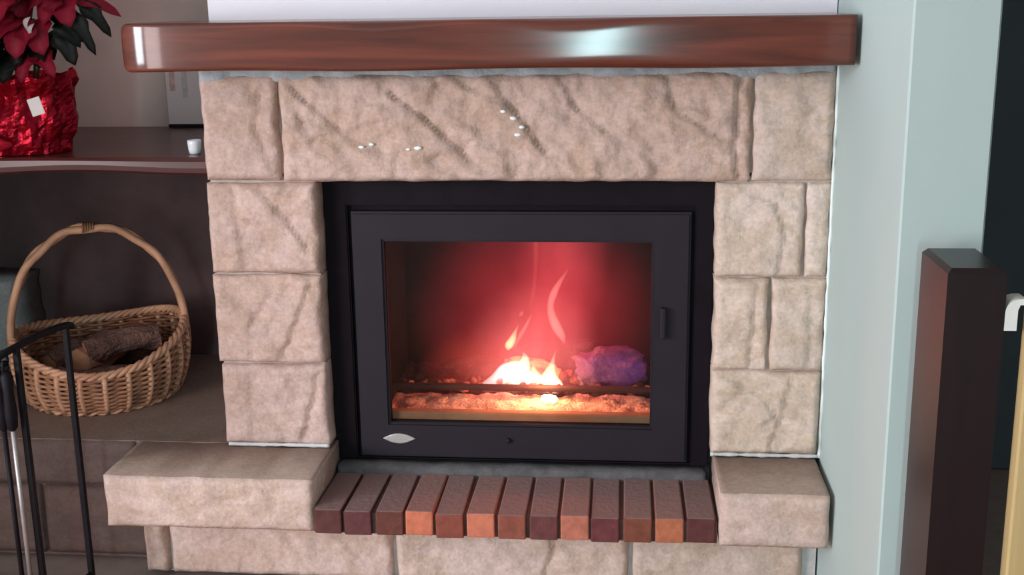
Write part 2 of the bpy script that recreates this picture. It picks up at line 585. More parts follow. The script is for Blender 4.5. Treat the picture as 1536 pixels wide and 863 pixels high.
# ------------------------------------------------------------------ the setting
struct('floor', box(-3.6, 2.8, -6.4, 0.9, -0.06, -0.008), M['grout'])
fl = bpy.data.objects['floor']
tile0 = None
for i in range(9):
    for j in range(6):
        x, y = -1.62 + 0.31 * i + 0.31 / 2 - 0.03, -0.075 - 0.31 * j - 0.155
        if tile0 is None:
            tile0 = obj('tile', box(x - .151, x + .151, y - .151, y + .151, -0.008, 0.0, 0.003, 1), M['tile'], fl)
        else:
            copy_at(tile0, (x, y, -0.004), fl)
struct('ceiling', box(-3.6, 2.8, -6.4, 0.9, 2.40, 2.46), M['ceiling'])
struct('wall_back', box(-3.60, -0.58, 0.66, 0.74, 0, 2.40), M['alcove_wall'])
struct('wall_rear', box(-3.60, 2.75, -6.46, -6.38, 0, 2.40), M['left_wall'])
struct('wall_far_left', box(-3.66, -3.60, -6.40, 0.70, 0, 2.40), M['left_wall'])
struct('wall_far_right', box(2.75, 2.81, -6.40, 0.70, 0, 2.40), M['left_wall'])
struct('lower_wall_panel', box(-1.66, -0.62, 0.648, 0.661, 0.278, 0.862, 0.002, 1), M['alcove_lower'])  # darker brown panel over the back wall below the shelf
struct('wall_left', box(-1.76, -1.66, -0.85, 0.66, 0, 2.40), M['left_wall'])
bm = bmesh.new()
bx(bm, -0.612, 0.614, 0.045, 0.66, 1.066, 2.40)          # the breast above the mantel
bx(bm, -0.618, -0.42, 0.10, 0.66, 0.0, 1.066)            # left flank
bx(bm, 0.42, 0.614, 0.10, 0.66, 0.0, 1.066)              # right flank
bx(bm, -0.42, 0.42, 0.10, 0.66, 0.86, 1.066)             # over the opening
bx(bm, -0.42, 0.42, 0.10, 0.66, 0.0, 0.20)               # under the opening
struct('wall_chimney', bm, M['white_wall'])
struct('wall_right', box(0.616, 0.737, -0.56, 0.66, 0, 2.40, 0.003, 1), M['mint_wall'])
struct('wall_far', box(0.737, 2.75, 0.66, 0.74, 0, 2.40), M['dark_wall'])
# bead of caulk where the stonework meets the right wall
bm = bmesh.new()
pts = [(0.6135 + 0.0012 * noise.noise(Vector((0, 0, z * 30))), -0.004 - 0.003 * noise.noise(Vector((4, 0, z * 22))), z)
       for z in [0.282 + 0.784 * k / 60 for k in range(61)]]
tube(bm, pts, [0.0034 + 0.002 * noise.noise(Vector((9, 0, p[2] * 40))) for p in pts], 6)
struct('trim_1', bm, M['caulk'], True)

# ------------------------------------------------------------------ stone fireplace surround
fp = thing('fireplace_surround', 'pale rock-faced sandstone fireplace surround with a long lintel around the stove', 'fireplace', (0, 0, 0.28))
STONES = [  # x0 x1 z0 z1 seed amp tint
    (-0.625, -0.467, 0.848, 1.058, 3, 0.020, (0.94, 0.855, 0.83)),
    (-0.4645, 0.4565, 0.846, 1.058, 14, 0.030, (0.94, 0.855, 0.815)),
    (0.459, 0.612, 0.848, 1.058, 5, 0.020, (1.02, 1.02, 0.98)),
    (-0.627, -0.397, 0.6575, 0.8445, 21, 0.020, (0.97, 0.89, 0.87)),
    (-0.628, -0.397, 0.4655, 0.655, 22, 0.020, (0.98, 0.90, 0.885)),
    (-0.624, -0.397, 0.286, 0.463, 23, 0.018, (0.97, 0.895, 0.885)),
    (0.392, 0.563, 0.6575, 0.8445, 31, 0.020, (1.14, 1.16, 1.12)),
    (0.5655, 0.612, 0.658, 0.844, 32, 0.012, (1.16, 1.22, 1.20)),
    (0.393, 0.502, 0.4655, 0.655, 33, 0.018, (1.14, 1.14, 1.08)),
    (0.5045, 0.612, 0.4655, 0.655, 34, 0.016, (1.10, 1.12, 1.07)),
    (0.392, 0.611, 0.287, 0.463, 35, 0.020, (1.12, 1.14, 1.08)),
]
for x0, x1, z0, z1, s, a, t in STONES:
    tint(obj('stone', rock_block(x0, x1, z0, z1, 0.0, 0.10, s, a), M['stone'], fp, True), t)
# recessed joints, the grey bed under the mantel, the pale bed on the hearth
bm = bmesh.new()
bx(bm, -0.620, -0.402, 0.008, 0.10, 0.28, 0.855)
bx(bm, 0.398, 0.613, 0.008, 0.10, 0.28, 0.855)
bx(bm, -0.620, 0.613, 0.008, 0.10, 0.862, 1.066)
obj('joint', bm, M['stone_mortar'], fp, label='recessed mortar joints')
bm = rock_block(-0.628, 0.613, 1.040, 1.0745, 0.004, 0.09, 77, 0.018, 0.008, 0.006)
obj('mortar_bed', bm, M['grey_mortar'], fp, True, label='grey mortar bed under the mantel')
for x0, x1 in ((-0.618, -0.40), (0.395, 0.611)):
    bm = bmesh.new()
    pts = [(x0 + (x1 - x0) * k / 30, -0.004, 0.2845) for k in range(31)]
    tube(bm, pts, [0.0042 + 0.0025 * noise.noise(Vector((p[0] * 45, 2, 0))) for p in pts], 6)
    obj('mortar_fillet', bm, M['mortar'], fp, True, label='white mortar line at the foot of the pier')
_lf = rock_height(14, 0.917, 0.212)
for (x, z, r) in ((-0.300, 0.916, .006), (-0.281, 0.921, .005), (-0.186, 0.915, .0065), (-0.205, 0.913, .004), (-0.018, 0.985, .005), (0.002, 0.972, .006), (0.018, 0.955, .005), (0.010, 0.940, .006)):
    bm = bmesh.new()
    bmesh.ops.create_icosphere(bm, subdivisions=1, radius=1)
    y = -0.045 * _lf(x + .462, z - .846) - 0.002
    rr = random.Random(int(x * 1000))
    for v in bm.verts:
        v.co = Vector((x + v.co.x * r * rr.uniform(.9, 1.8), y + v.co.y * .0022, z + v.co.z * r * rr.uniform(.5, 1.0)))
    obj('plaster_speck', bm, M['caulk'], fp, True)

# ------------------------------------------------------------------ raised hearth
he = thing('hearth', 'raised hearth of two sandstone slabs with a row of red bricks between', 'hearth', (0, -0.05, 0))


def slab(x0, x1, yf, yb, z0, z1, seed, name='slab'):
    return tint(obj(name, rock_block(x0, x1, z0, z1, yf + 0.012, yb, seed, 0.016, 0.009, 0.012, 0.003, True), [M['stone'], M['slab']], he, True), (1.03, 0.985, 0.965))


slab(-0.822, -0.392, -0.185, 0.10, 0.169, 0.280, 41)
slab(0.400, 0.608, -0.198, 0.10, 0.169, 0.280, 42)
for x0, x1, s, t in ((-0.806, -0.752, 51, (.95, .90, .86)), (-0.748, -0.262, 52, (1.07, 1.02, 1.01)), (-0.257, 0.232, 53, (1.10, 1.08, 1.06)), (0.237, 0.585, 54, (1.04, 1.04, 1.0))):
    tint(obj('base_stone', rock_block(x0, x1, 0.004, 0.166, -0.045, 0.10, s, 0.018), M['stone'], he, True), t)
obj('joint', box(-0.800, 0.612, -0.034, 0.095, 0.0, 0.168), M['mortar'], he, label='mortar behind the base stones')
BRICKS = [(.105, .036, .032), (.115, .038, .040), (.135, .044, .034), (.56, .165, .095), (.24, .066, .045), (.53, .165, .10), (.26, .078, .052),
          (.14, .045, .044), (.46, .15, .10), (.14, .038, .042), (.20, .062, .040), (.42, .135, .07), (.11, .035, .034)]
bm = box(-0.0274, 0.0274, -0.0975, 0.0975, -0.0255, 0.0255, 0.003, 2)
bm.normal_update()
for f_ in bm.faces:
    if f_.normal.z > 0.9:
        f_.material_index = 1
brick0 = None
for k, c in enumerate(BRICKS):
    x = -0.392 + 0.0607 * (k + 0.5)
    loc = Vector((x + random.uniform(-.0015, .0015), -0.089 + random.uniform(-.003, .003), 0.1955 + random.uniform(-.0015, .0015)))
    if brick0 is None:
        bmesh.ops.translate(bm, verts=bm.verts, vec=loc)
        b_ = brick0 = obj('brick', bm, [M['brick'], M['brick_top']], he)
    else:
        b_ = copy_at(brick0, loc, he)
    b_.rotation_euler = (random.uniform(-.012, .012), random.uniform(-.015, .015), random.uniform(-.012, .012))
    tint(b_, c)
    if c[0] > 0.4:
        b_['label'] = 'bright orange brick'
obj('brick_joint', box(-0.391, 0.399, -0.176, 0.008, 0.169, 0.2125), M['joint_mortar'], he, label='dark mortar between the bricks')
obj('sill', rock_block(-0.391, 0.391, 0.205, 0.236, 0.012, 0.06, 61, 0.006, 0.010, 0.006), M['sill'], he, True, label='grey cement sill under the stove')

# ------------------------------------------------------------------ low stone bench in the alcove
be = thing('stone_bench', 'low dark brown stone bench in the alcove left of the fireplace', 'bench', (-1.15, 0.3, 0))
for x0, x1, s in ((-1.66, -1.245, 71), (-1.24, -0.83, 72)):
    tint(obj('bench_slab', rock_block(x0, x1, 0.176, 0.280, 0.010, 0.30, s, 0.010, 0.014), M['bench'], be, True), (1, 1, 1))
for x0, x1, s in ((-1.66, -1.38, 73), (-1.375, -1.06, 74), (-1.055, -0.812, 75)):
    tint(obj('bench_stone', rock_block(x0, x1, 0.010, 0.171, 0.014, 0.30, s, 0.012, 0.014), M['bench'], be, True), (1.0, .97, .95))
tint(obj('bench_top', box(-1.66, -0.622, 0.012, 0.66, 0.262, 0.2805), M['slab'], be), (0.62, 0.58, 0.56))
obj('joint', box(-1.655, -0.815, 0.024, 0.655, 0.0, 0.262), M['joint_mortar'], be, label='dark recessed joints')

# ------------------------------------------------------------------ mantel
bm = bmesh.new()
rings = []
NX = 120
XL, XR = -0.702, 0.606
for i in range(NX + 1):
    t = i / NX
    x = XL + (XR - XL) * (t ** 1.6 if t < 0.25 else t * (1 - 0.25 ** 1.6) / 0.75 + (0.25 ** 1.6 - 0.25 * (1 - 0.25 ** 1.6) / 0.75))
    s = x - XL
    a = math.sqrt(max(0, 1 - (1 -  min(1, s / 0.085)) ** 2))
    e = math.sqrt(max(0, 1 - (1 - min(1, s / 0.020)) ** 2))
    yf = -0.205 + 0.036 * (1 - a)
    zb = 1.0755 + 0.016 * (1 - e) + 0.0015 * math.sin(x * 11 + 1)
    zt = 1.1625 - 0.016 * (1 - e)
    rt = 0.006 + 0.011 * math.exp(-((x + 0.24) / 0.10) ** 2) + 0.010 * math.exp(-((x - 0.10) / 0.10) ** 2) + 0.004 * math.sin(x * 9) ** 2
    rb = 0.007 + 0.003 * math.sin(x * 8 + 2) ** 2 + 0.008 * math.exp(-((x - 0.2) / 0.12) ** 2)
    P = [(0.044, zb), (yf + rb, zb)]
    for k in range(1, 6):
        q = math.pi / 2 * k / 6
        P.append((yf + rb - rb * math.sin(q), zb + rb - rb * math.cos(q)))
    for k in range(7):
        u = k / 6
        P.append((yf - 0.0008 * 4 * u * (1 - u), zb + rb + (zt - rt - zb - rb) * u))
    for k in range(1, 6):
        q = math.pi / 2 * k / 6
        P.append((yf + rt - rt * math.cos(q), zt - rt + rt * math.sin(q)))
    P += [(yf + rt, zt), (0.044, zt)]
    rings.append([bm.verts.new((x, py, pz)) for py, pz in P])
for A, B in zip(rings, rings[1:]):
    for k in range(len(A)):
        bm.faces.new((A[k], A[(k + 1) % len(A)], B[(k + 1) % len(A)], B[k]))
bm.faces.new(rings[0][::-1])
bm.faces.new(rings[-1])
mo = obj('mantel_shelf', bm, M['mantel'], None, True)
tag(mo, 'glossy red-brown wooden mantel beam with rounded left end above the stonework', 'mantel')

# ------------------------------------------------------------------ alcove shelf and what stands on it
bm = bmesh.new()
rings = []
for i in range(81):
    x = -1.655 + (1.655 - 0.628) * i / 80
    wv = 0.5 + 0.5 * math.sin(x * 9.0 + 1.1)
    yf = 0.030 + 0.006 * wv
    zt, zb = 0.890, 0.857 + 0.004 * math.sin(x * 12)
    P = [(0.655, zb), (yf + .006, zb), (yf + .001, zb + .005), (yf, zb + .015), (yf, zt - .005 - .004 * wv), (yf + .006, zt), (0.655, zt)]
    rings.append([bm.verts.new((x, py, pz)) for py, pz in P])
for A, B in zip(rings, rings[1:]):
    for k in range(len(A)):
        bm.faces.new((A[k], A[(k + 1) % len(A)], B[(k + 1) % len(A)], B[k]))
bm.faces.new(rings[0][::-1])
bm.faces.new(rings[-1])
so = obj('alcove_shelf', bm, M['shelf'], None, False)
tag(so, 'dark polished wooden shelf with a wavy front edge spanning the alcove', 'shelf')

cd = thing('printed_card', 'cream printed card standing at the back of the alcove shelf', 'card', (-0.90, 0.64, 0.89))
obj('panel', box(-0.944, -0.835, 0.632, 0.644, 0.898, 1.085, 0.001, 1), M['paper'], cd)
obj('shadow_strip', box(-0.944, -0.835, 0.628, 0.650, 0.890, 0.898, 0.001, 1), M['black_metal'], cd, label='thin black strip standing in for the shadow under the card')  # gap shadow under the card, built as a black strip
obj('print_mark', box(-0.934, -0.920, 0.6312, 0.632, 0.982, 1.05), M['red_ink'], cd, label='faded red print')
obj('print_mark', box(-0.902, -0.888, 0.6312, 0.632, 0.965, 1.05), M['grey_ink'], cd, label='grey print')

bm = bmesh.new()
lathe(bm, [(0.010, 0.890), (0.012, 0.892), (0.0135, 0.900), (0.0145, 0.912), (0.0145, 0.919), (0.0125, 0.919), (0.0115, 0.905), (0.004, 0.900)], -0.682, 0.10, 20)
co = obj('votive_cup', bm, M['ceramic'], None, True, base=True)
tag(co, 'tiny glossy white cup on the shelf next to the stone pier', 'cup')


# ------------------------------------------------------------------ poinsettia
def leaf_bm(base, tip, width, droop=0.02, fold=0.25, n=8, lobes=True, up=(0, -0.6, 0.8)):
    bm = bmesh.new()
    b, t = Vector(base), Vector(tip)
    d = t - b
    L = d.length
    d.normalize()
    u = Vector(up)
    side = d.cross(u).normalized()
    nn = side.cross(d).normalized()
    rows = []
    for i in range(n + 1):
        s = i / n
        w = width * 0.5 * (math.sin(math.pi * min(1, s ** 0.8)) ** 0.75 if 0 < s < 1 else 0.0)
        if lobes:
            w *= 1 + 0.22 * math.cos(s * 14)
        p = b + d * (L * s) - Vector((0, 0, droop)) * s * s + nn * 0.012 * math.sin(math.pi * s)
        w = max(w, 0.0008)
        rows.append([bm.verts.new(p - side * w + nn * w * fold), bm.verts.new(p), bm.verts.new(p + side * w + nn * w * fold)])
    for A, B in zip(rows, rows[1:]):
        for k in range(2):
            bm.faces.new((A[k], A[k + 1], B[k + 1], B[k]))
    r = bmesh.ops.solidify(bm, geom=list(bm.faces), thickness=0.0008)
    return bm


PX, PY = -1.066, 0.145
po = thing('poinsettia', 'red poinsettia in crumpled red foil wrap on the alcove shelf', 'plant', (PX, PY, 0.890))
bm = bmesh.new()
lathe(bm, [(0.055, 0.891), (0.058, 0.893), (0.074, 0.985), (0.079, 0.987), (0.079, 0.997), (0.070, 0.997), (0.066, 0.970)], PX, PY, 24)
obj('pot', bm, M['pot'], po, True)
bm = bmesh.new()
lathe(bm, [(0.068, 0.968), (0.066, 0.975), (0.02, 0.978)], PX, PY, 18)
obj('soil', bm, M['soil'], po)
# crumpled foil, gathered at the neck and flaring into a ragged collar
bm = bmesh.new()
S, R = 72, 20
rings = []
for j in range(R + 1):
    v = j / R
    row = []
    for i in range(S):
        q = 2 * math.pi * i / S
        base = 0.084 + 0.012 * math.sin(v * math.pi) + 0.022 * smoothstep(0.72, 1.0, v)
        cr = 0.014 * noise.noise(Vector((math.cos(q) * 3.2, math.sin(q) * 3.2, v * 3.4))) + 0.011 * abs(noise.noise(Vector((math.cos(q) * 7, math.sin(q) * 7, v * 6 + 4))))
        pl = 0.006 * math.sin(q * 11 + 3 * v) * (0.3 + v)
        r = base + cr + pl
        z = 0.8915 + v * (0.165 + 0.020 * noise.noise(Vector((math.cos(q) * 4, math.sin(q) * 4, 9))))
        row.append(bm.verts.new((PX + r * math.cos(q), PY + r * math.sin(q), z)))
    rings.append(row)
for A, B in zip(rings, rings[1:]):
    for k in range(S):
        bm.faces.new((A[k], A[(k + 1) % S], B[(k + 1) % S], B[k]))
bmesh.ops.solidify(bm, geom=list(bm.faces), thickness=0.0008)
obj('foil_wrap', bm, M['foil'], po, False)
# foil bow loops at the front of the pot
for (dx, dz, w, h, rz) in ((-0.022, -0.125, .075, .030, 0.15), (-0.068, -0.085, .06, .05, -.3), (-0.034, -0.060, .045, .055, 0.5)):
    bm = bmesh.new()
    c = Vector((PX + dx + .004, PY - 0.108, 1.045 + dz))
    rows = []
    for i in range(13):
        q = 2 * math.pi * i / 13
        p = Vector((math.cos(q) * w / 2, -0.010 + 0.012 * math.cos(q), math.sin(q) * h / 2))
        p = Matrix.Rotation(rz, 3, 'Y') @ p
        rows.append([bm.verts.new(c + p), bm.verts.new(c + p * 0.82 + Vector((0, -0.020, 0)))])
    for k in range(13):
        A, B = rows[k], rows[(k + 1) % 13]
        bm.faces.new((A[0], A[1], B[1], B[0]))
    bm.faces.new([r[1] for r in rows])
    obj('foil_bow', bm, M['foil'], po, True)
bm = box(-0.998, -0.970, 0.030, 0.0315, 0.978, 1.014, 0.0004, 1)
bmesh.ops.rotate(bm, verts=bm.verts, cent=Vector((-0.984, .03, .996)), matrix=Matrix.Rotation(math.radians(-16), 3, 'Y'))
obj('plant_tag', bm, M['tag'], po, label='off-white paper tag')
bm = bmesh.new()
for (x, z, r) in ((-1.092, 0.979, .008), (-1.088, 0.967, .007), (-1.090, 0.992, .004)):
    bmesh.ops.create_icosphere(bm, subdivisions=2, radius=r, matrix=Matrix.Translation((x, 0.024, z)))
obj('gold_bead', bm, M['gold'], po, True, label='gold beads on the bow')
for (tx, ty, tz) in ((-1.07, 0.08, 1.13), (-1.02, 0.13, 1.16), (-1.10, 0.13, 1.18), (-0.99, 0.10, 1.19), (-1.05, 0.19, 1.17)):
    bm = bmesh.new()
    tube(bm, smooth_path([(PX, PY, 0.97), ((PX + tx) / 2 + .01, (PY + ty) / 2, 1.06), (tx, ty, tz)], 6), 0.003, 6)
    obj('stem', bm, M['stem'], po, True)
BR = [  # base, tip, width, droop
    ((-1.030, 0.060, 1.155), (-1.046, 0.020, 1.088), .075), ((-1.030, 0.062, 1.150), (-0.990, 0.028, 1.095), .062),
    ((-1.035, 0.070, 1.155), (-1.095, 0.030, 1.120), .060), ((-1.030, 0.075, 1.158), (-1.075, 0.050, 1.190), .058),
    ((-1.030, 0.075, 1.158), (-0.995, 0.055, 1.200), .052), ((-0.975, 0.085, 1.192), (-0.935, 0.045, 1.150), .060),
    ((-0.975, 0.085, 1.192), (-0.990, 0.040, 1.155), .056), ((-0.975, 0.090, 1.195), (-0.925, 0.070, 1.215), .056),
    ((-0.980, 0.095, 1.196), (-0.960, 0.080, 1.245), .056), ((-0.975, 0.100, 1.195), (-0.852, 0.100, 1.168), .040),
    ((-1.100, 0.080, 1.180), (-1.115, 0.030, 1.125), .060), ((-1.100, 0.080, 1.180), (-1.060, 0.040, 1.150), .055),
    ((-1.100, 0.080, 1.185), (-1.150, 0.050, 1.170), .055), ((-1.100, 0.085, 1.188), (-1.085, 0.060, 1.235), .055),
    ((-1.095, 0.050, 1.115), (-1.120, 0.015, 1.060), .060), ((-1.095, 0.050, 1.115), (-1.135, 0.020, 1.100), .055),
    ((-1.030, 0.070, 1.090), (-0.975, 0.035, 1.050), .040), ((-1.030, 0.070, 1.090), (-1.045, 0.030, 1.040), .050),
    ((-1.120, 0.060, 1.130), (-1.150, 0.020, 1.075), .065), ((-1.120, 0.060, 1.130), (-1.105, 0.025, 1.090), .060),
    ((-1.060, 0.055, 1.205), (-1.075, 0.020, 1.160), .060), ((-1.060, 0.055, 1.205), (-1.020, 0.030, 1.215), .055),
    ((-1.060, 0.055, 1.205), (-1.085, 0.040, 1.250), .055), ((-1.150, 0.060, 1.210), (-1.130, 0.030, 1.160), .060),
    ((-1.090, 0.150, 1.190), (-1.040, 0.150, 1.250), .060), ((-1.020, 0.160, 1.190), (-1.000, 0.150, 1.255), .060),
]
for b_, t_, w_ in BR:
    b_, t_ = [tuple(Vector(p) + Vector((0.036, 0, 0.016))) for p in (b_, t_)]
    obj('bract', leaf_bm(b_, t_, w_ * 1.1, 0.012, 0.22), M['bract'], po, True)
LF = [((-1.15, 0.10, 1.06), (-1.175, 0.03, 1.00), .075), ((-1.12, 0.09, 1.10), (-1.135, 0.02, 1.035), .075), ((-1.08, 0.09, 1.09), (-1.085, 0.02, 1.03), .07), ((-1.16, 0.09, 1.13), (-1.18, 0.03, 1.07), .075),
      ((-1.120, 0.13, 1.12), (-1.110, 0.09, 1.20), .075), ((-1.060, 0.14, 1.12), (-1.040, 0.10, 1.20), .075), ((-1.010, 0.14, 1.13), (-0.990, 0.11, 1.21), .075), ((-1.140, 0.12, 1.06), (-1.120, 0.08, 1.14), .07), ((-1.090, 0.12, 1.05), (-1.070, 0.09, 1.13), .07),
      ((-1.03, 0.13, 1.19), (-1.06, 0.10, 1.26), .07), ((-1.10, 0.13, 1.19), (-1.13, 0.10, 1.26), .07), ((-0.965, 0.080, 1.175), (-0.897, 0.050, 1.085), .034), ((-0.950, 0.095, 1.190), (-0.872, 0.075, 1.120), .036),
      ((-0.985, 0.080, 1.130), (-0.940, 0.045, 1.065), .050), ((-0.990, 0.075, 1.140), (-0.930, 0.055, 1.100), .045),
      ((-1.010, 0.090, 1.170), (-0.960, 0.070, 1.140), .050), ((-1.060, 0.080, 1.110), (-1.060, 0.035, 1.058), .050),
      ((-1.030, 0.085, 1.100), (-1.010, 0.035, 1.060), .050), ((-1.080, 0.095, 1.140), (-1.120, 0.060, 1.085), .050),
      ((-1.060, 0.095, 1.170), (-1.030, 0.070, 1.205), .050), ((-0.990, 0.120, 1.150), (-0.945, 0.100, 1.110), .055),
      ((-1.030, 0.120, 1.120), (-0.965, 0.090, 1.085), .060), ((-1.060, 0.130, 1.100), (-1.000, 0.080, 1.075), .060)]
for b_, t_, w_ in LF:
    b_, t_ = [tuple(Vector(p) + Vector((0.042, 0, 0.020))) for p in (b_, t_)]
    obj('leaf', leaf_bm(b_, t_, w_, 0.008, 0.2), M['leaf'], po, True)
for (x, z) in ((-0.982, 1.163), (-0.975, 1.150)):
    bm = leaf_bm((x + .004, 0.036, z + .012), (x, 0.026, z - .016), .012, 0, .1, 5, False)
    obj('pale_bud', bm, M['tag'], po, True, label='pale cream bud')

# ------------------------------------------------------------------ basket with firewood
BC = Vector((-1.040, 0.335, 0))
HA = math.radians(25)              # direction of the handle
bk = thing('log_basket', 'round honey-coloured wicker basket with a tall hoop handle on the stone bench', 'basket', (BC.x, BC.y, 0.281))


def rim_z(q):                      # q measured from the handle's right end
    w = q + HA                     # world angle
    return 0.415 + 0.022 * math.cos(2 * q) + 0.020 * math.sin(w)


def basket_pt(q, v, out=0.0):
    """v = 0 at the foot, 1 at the rim"""
    bulge = 0.012 * math.sin(math.pi * v)
    ra = 0.172 + 0.024 * v + bulge + out
    rb = 0.182 + 0.022 * v + bulge + out
    lx, ly = ra * math.cos(q), rb * math.sin(q)
    z0 = 0.288
    return Vector((BC.x + lx * math.cos(HA) - ly * math.sin(HA), BC.y + lx * math.sin(HA) + ly * math.cos(HA), z0 + (rim_z(q) - z0) * v))


NS = 24
for k in range(NS):
    q = 2 * math.pi * k / NS
    bm = bmesh.new()
    tube(bm, [basket_pt(q, v / 6, 0.0045) for v in range(7)], 0.0075, 6)
    obj('stake', bm, M['cane'], bk, True)
bm = bmesh.new()
ROWS = 17
for r in range(ROWS):
    v = 0.03 + 0.92 * r / (ROWS - 1)
    pts = []
    for i in range(NS * 4):
        q = 2 * math.pi * i / (NS * 4)
        pts.append(basket_pt(q, v, 0.0075 * math.cos(NS * q / 2 + math.pi * r)))
    tube(bm, pts, 0.0042, 5, closed=True)
obj('woven_wall', bm, M['wicker'], bk, True, kind='stuff')
bm = bmesh.new()
for ph in (0, 1, 2):
    pts = []
    for i in range(120):
        q = 2 * math.pi * i / 120
        p = basket_pt(q, 1.0, 0.006 * math.cos(q * 20 + ph * 2.094))
        p.z += 0.004 + 0.006 * math.sin(q * 20 + ph * 2.094)
        pts.append(p)
    tube(bm, pts, 0.0058, 6, closed=True)
obj('rim', bm, M['cane'], bk, True, label='braided rim')
bm = bmesh.new()
for ph in (0, 1):
    pts = []
    for i in range(120):
        q = 2 * math.pi * i / 120
        p = basket_pt(q, 0.0, 0.004 * math.cos(q * 20 + ph * 3.14))
        p.z += -0.001 + 0.004 * math.sin(q * 20 + ph * 3.14)
        pts.append(p)
    tube(bm, pts, 0.0045, 6, closed=True)
obj('foot_ring', bm, M['cane'], bk, True)
bm = bmesh.new()
lathe(bm, [(0.170, 0.2835), (0.170, 0.289)], BC.x, BC.y, 32)
obj('bottom', bm, M['wicker'], bk)
bm = bmesh.new()
for k, off in enumerate((-0.0065, 0.0065)):
    pts = []
    for i in range(49):
        q = math.pi * i / 48
        c, s = math.cos(q), math.sin(q)
        lx = (0.199 - 0.004 * s) * c
        z = 0.425 + 0.262 * s ** 0.92 + 0.004 * math.sin(i * .7 + k * 2)
        if i in (0, 48):
            z = 0.40
        ly = off + 0.003 * math.sin(i * 0.5 + k * 3)
        pts.append((BC.x + lx * math.cos(HA) - ly * math.sin(HA), BC.y + lx * math.sin(HA) + ly * math.cos(HA), z))
    tube(bm, pts, 0.0095, 7)
obj('handle', bm, M['cane'], bk, True, label='double cane hoop handle')
bm = bmesh.new()
for (t0, t1) in ((0.485, 0.53),):
    pts = []
    for i in range(40):
        t = t0 + (t1 - t0) * i / 39
        q = math.pi * t
        w = i / 39 * 2 * math.pi * 5
        rr = 0.0175
        lx = 0.196 * math.cos(q)
        z = 0.425 + 0.262 * math.sin(q) ** 0.92
        ly = rr * math.cos(w)
        pts.append((BC.x + lx * math.cos(HA) - ly * math.sin(HA), BC.y + lx * math.sin(HA) + ly * math.cos(HA), z + 0.011 * math.sin(w)))
    tube(bm, pts, 0.003, 5)
obj('handle_binding', bm, M['cane_dark'], bk, True, label='dark binding at the top of the handle')


def log_thing(name, label, p0, p1, r, seed, cat='log', bark='log_bark', cut='log_cut', group='firewood in the basket'):
    """a split log: one rough bark skin and two cut ends"""
    p0, p1 = Vector(p0), Vector(p1)
    rt = thing(name, label, cat, (p0 + p1) / 2 - Vector((0, 0, r)), group)
    d = (p1 - p0).normalized()
    a = d.cross(Vector((0, 0, 1))).normalized()
    b = a.cross(d)
    N, Kk = 14, 16
    bm = bmesh.new()
    rings = []
    for i in range(N + 1):
        c = p0.lerp(p1, i / N) + b * 0.006 * math.sin(i * .5 + seed)
        row = []
        for k in range(Kk):
            q = 2 * math.pi * k / Kk
            rr = r * (1 + 0.22 * noise.noise(Vector((math.cos(q) * 1.6 + seed, math.sin(q) * 1.6, i * .28))) + 0.08 * noise.noise(Vector((math.cos(q) * 5 + seed, math.sin(q) * 5, i))))
            if math.sin(q) > 0.55:
                rr *= 0.80           # split face
            row.append(c + (a * math.cos(q) + b * math.sin(q)) * rr)
        rings.append(row)
    V = [[bm.verts.new(p) for p in row] for row in rings]
    for A, B in zip(V, V[1:]):
        for k in range(Kk):
            bm.faces.new((A[k], A[(k + 1) % Kk], B[(k + 1) % Kk], B[k]))
    bm.faces.new(V[0][::-1])
    bm.faces.new(V[-1])
    obj('bark', bm, M[bark], rt, False)
    for row, s in ((rings[0], -1), (rings[-1], 1)):
        bm = bmesh.new()
        c = sum(row, Vector()) / Kk
        ro = [bm.verts.new(c + (p - c) * 0.9 + d * s * 0.0015) for p in row]
        ri = [bm.verts.new(c + (p - c) * 0.4 + d * s * 0.003) for p in row]
        for k in range(Kk):
            bm.faces.new((ro[k], ro[(k + 1) % Kk], ri[(k + 1) % Kk], ri[k]))
        bm.faces.new(ri)
        obj('cut_end', bm, M[cut], rt)
    return rt


log_thing('firewood_log', 'reddish split log lying highest at the right in the basket', (-1.065, 0.300, 0.395), (-0.925, 0.400, 0.415), 0.034, 4)
log_thing('firewood_log', 'brown log with a pale cut end in the middle of the basket', (-1.075, 0.285, 0.370), (-1.000, 0.480, 0.390), 0.036, 9, bark='log_cut')
log_thing('firewood_log', 'dark bark log at the left in the basket under the handle', (-1.175, 0.330, 0.350), (-1.080, 0.470, 0.372), 0.038, 12)
log_thing('firewood_log', 'dark log lowest at the front wall of the basket', (-1.120, 0.270, 0.328), (-0.950, 0.300, 0.328), 0.036, 15)
log_thing('firewood_log', 'dark log lowest at the back wall of the basket', (-1.160, 0.440, 0.326), (-0.940, 0.470, 0.326), 0.036, 18)

gb = obj('rough_stone', rock_block(-1.52, -1.335, 0.281, 0.520, 0.50, 0.64, 88, 0.03, 0.014, 0.05, 0.012), M['grey_stone'], None, True, base=True)
tag(tint(gb, (1, 1, 1)), 'pale grey rough stone block on the bench behind the basket, at the left edge', 'stone')

# ------------------------------------------------------------------ iron stand with hanging tools
st = thing('tool_stand', 'black wrought-iron fireplace tool stand in front of the stone bench', 'stand', (-0.89, -0.225, 0))
A_, B_ = Vector((-0.880, -0.150, 0)), Vector((-0.903, -0.300, 0))


def sq(bm, p, q, r):
    tube(bm, [p, q], r * 1.3, 4)
    return bm


